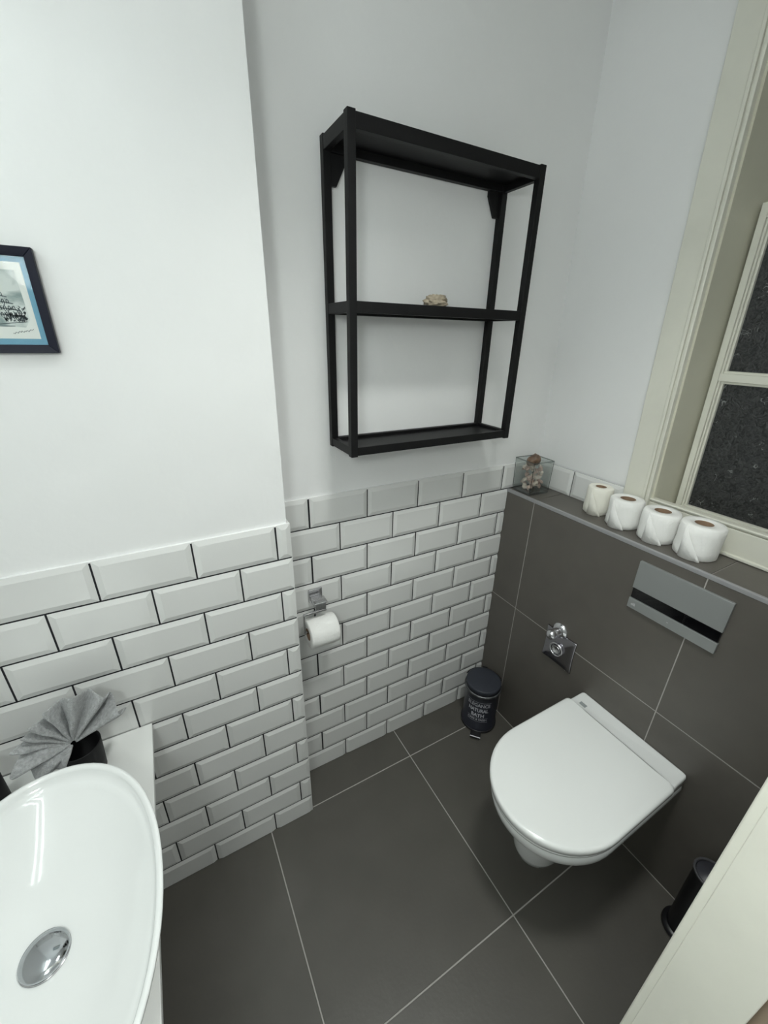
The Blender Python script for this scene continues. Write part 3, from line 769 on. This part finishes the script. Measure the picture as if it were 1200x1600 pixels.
flat('wash', [(X0+.007, Z0+.022), (X1-.016, Z0+.018), (X1-.008, Z0+.03), (X1-.010, Z1-.012), (X0+.01, Z1-.010), (X0+.006, Z1-.02)], WASH, 1)
# one joined drawing of ink strokes, flat print on the sheet
IV, IF = [], []
def stroke(pts, w=.0005):
    w = w*1.7
    for (x0, z0), (x1, z1) in zip(pts[:-1], pts[1:]):
        dx, dz = x1-x0, z1-z0; L_ = math.hypot(dx, dz) or 1e-6; nx, nz = -dz/L_*w/2, dx/L_*w/2
        k = len(IV); y = PY-.0066-.0004
        IV.extend([(x0-nx, y, z0-nz), (x1-nx, y, z1-nz), (x1+nx, y, z1+nz), (x0+nx, y, z0+nz)]); IF.append((k, k+1, k+2, k+3))
rp = random.Random(3)
mx = X1-.054; base = Z0+.026
for s in range(14):
    t = s/13; stroke([(mx-.012+.024*t, base+.048), (mx, Z1-.016)], .0003)          # spire hatching
stroke([(mx-.013, base+.048), (mx, Z1-.014), (mx+.013, base+.048)], .0009)
for q in range(5):
    zz = base+.048-q*.010
    P = [(mx-.018-q*.006+(.036+q*.012)*t, zz+.004*math.sin(t*PI)) for t in [i/14 for i in range(15)]]
    stroke(P, .0009)
for q in range(4):
    n_ = 7+2*q; zz = base+.038-q*.010; w2 = .020+q*.006
    for i in range(n_):
        cx = mx-w2+2*w2*(i+.5)/n_
        stroke([(cx-.0014, zz), (cx-.0014, zz+.005), (cx, zz+.0068), (cx+.0014, zz+.005), (cx+.0014, zz)], .0007)
for i in range(150):
    x = rp.uniform(X1-.040, X1-.010); z = base+abs(rp.gauss(0, .011)); stroke([(x, z), (x+rp.uniform(-.003, .003), z+rp.uniform(.001, .005))], rp.uniform(.0003, .0009))
for i in range(90):
    x = rp.uniform(X0+.01, mx-.02); z = base+abs(rp.gauss(0, .012)); stroke([(x, z), (x+rp.uniform(-.003, .003), z+rp.uniform(.001, .005))], rp.uniform(.0003, .0009))
stroke([(X0+.008, base-.006), (mx, base-.004), (X1-.012, base+.001)], .0007); stroke([(X0+.02, base-.009), (X1-.03, base-.006)], .0005)
P = [(X1-.036+.0014*i, Z0+.0078+.0003*i+rp.uniform(-.0016, .0020)) for i in range(22)]; stroke(P, .00042)
for i in range(60):
    x = mx+rp.uniform(-.022, .022); z = base+rp.uniform(.0, .046); stroke([(x, z), (x+rp.uniform(-.002, .002), z+rp.uniform(-.002, .004))], rp.uniform(.0003, .0007))
fpz(mesh_obj('ink_drawing', IV, IF, INK))
fpz(box('glass', (a+fw-.0005, b-fw+.0005, PY-.0090, PY-.0100, c+fw-.0005, d-fw+.0005), PICGLASS))

# ------------------------------------------------------------------ lamps of the room and an added hall fill
def disc_lamp(name, loc, r, m, label):
    e = empty(name, loc, label, 'lamp')
    lathe('diffuser', [(r*.7, -.03), (r*.92, -.026), (r, -.016), (r, -.006)], m, e, 40)
    lathe('mount_ring', [(r+.008, -.012), (r+.008, 0)], COUNTER, e, 40)
    return e
def glow(name, col, st): return mat(name, (1, 1, 1), .5, emit=(col, st))
hl = empty('hall_fill_globe', (-.55, -1.35, CEIL), 'added round globe fill light in the hall, unseen behind the camera', 'lamp')  # made-up globe on a cord, added to brighten the back wall and shelf bays
lathe('ceiling_rose', [(.04, 0), (.04, -.015), (.008, -.03)], COUNTER, hl, 24)
tube('cord', [(0, 0, -.02), (0, 0, -.67)], .003, BLACKP, hl, 8)
G_ = [(max(.001, .1*math.sin(PI*k/20)), -.76-.1*math.cos(PI*k/20)) for k in range(21)]
lathe('globe', G_, glow('globe_glow', (.935, 1, .975), FILL_HALL), hl, 32)
# lamp with two lying tubes on the left wall above the basin
ul = empty('wall_lamp', (XL, -.62, 2.14), 'twin tube lamp on the left wall over the basin, outside the photo', 'lamp')
box('back_plate', (0, .03, -.36, .36, -.03, .03), COUNTER, ul, .004)
UPM = glow('wall_tube_glow', (.90, 1, .99), LAMP_UP)
for dx in (.07, .15): tube('tube', [(dx, -.33, 0), (dx, .33, 0)], .007, UPM, ul, 16)
for q in (-.34, .34): box('end_holder', (.02, .165, q-.01, q+.01, -.012, .012), COUNTER, ul, .003)
# ceiling downlight over the toilet side
dl = empty('ceiling_downlight', (.25, -.82, CEIL), 'small round ceiling spotlight, above the photo', 'lamp')
o = lathe('bezel', [(.045, -.002), (.06, -.006), (.068, -.004), (.070, 0)], COUNTER, dl, 32, cap0=False)
ld = bpy.data.lights.new('bulb', 'SPOT'); lo = bpy.data.objects.new('bulb', ld); COL.objects.link(lo); lo.parent = dl; lo.location = (0, 0, -.03)
ld.spot_size = 1.9; ld.spot_blend = 1; ld.shadow_soft_size = .13; ld.energy = LAMP_DOWN; ld.color = (.97, 1, .965)
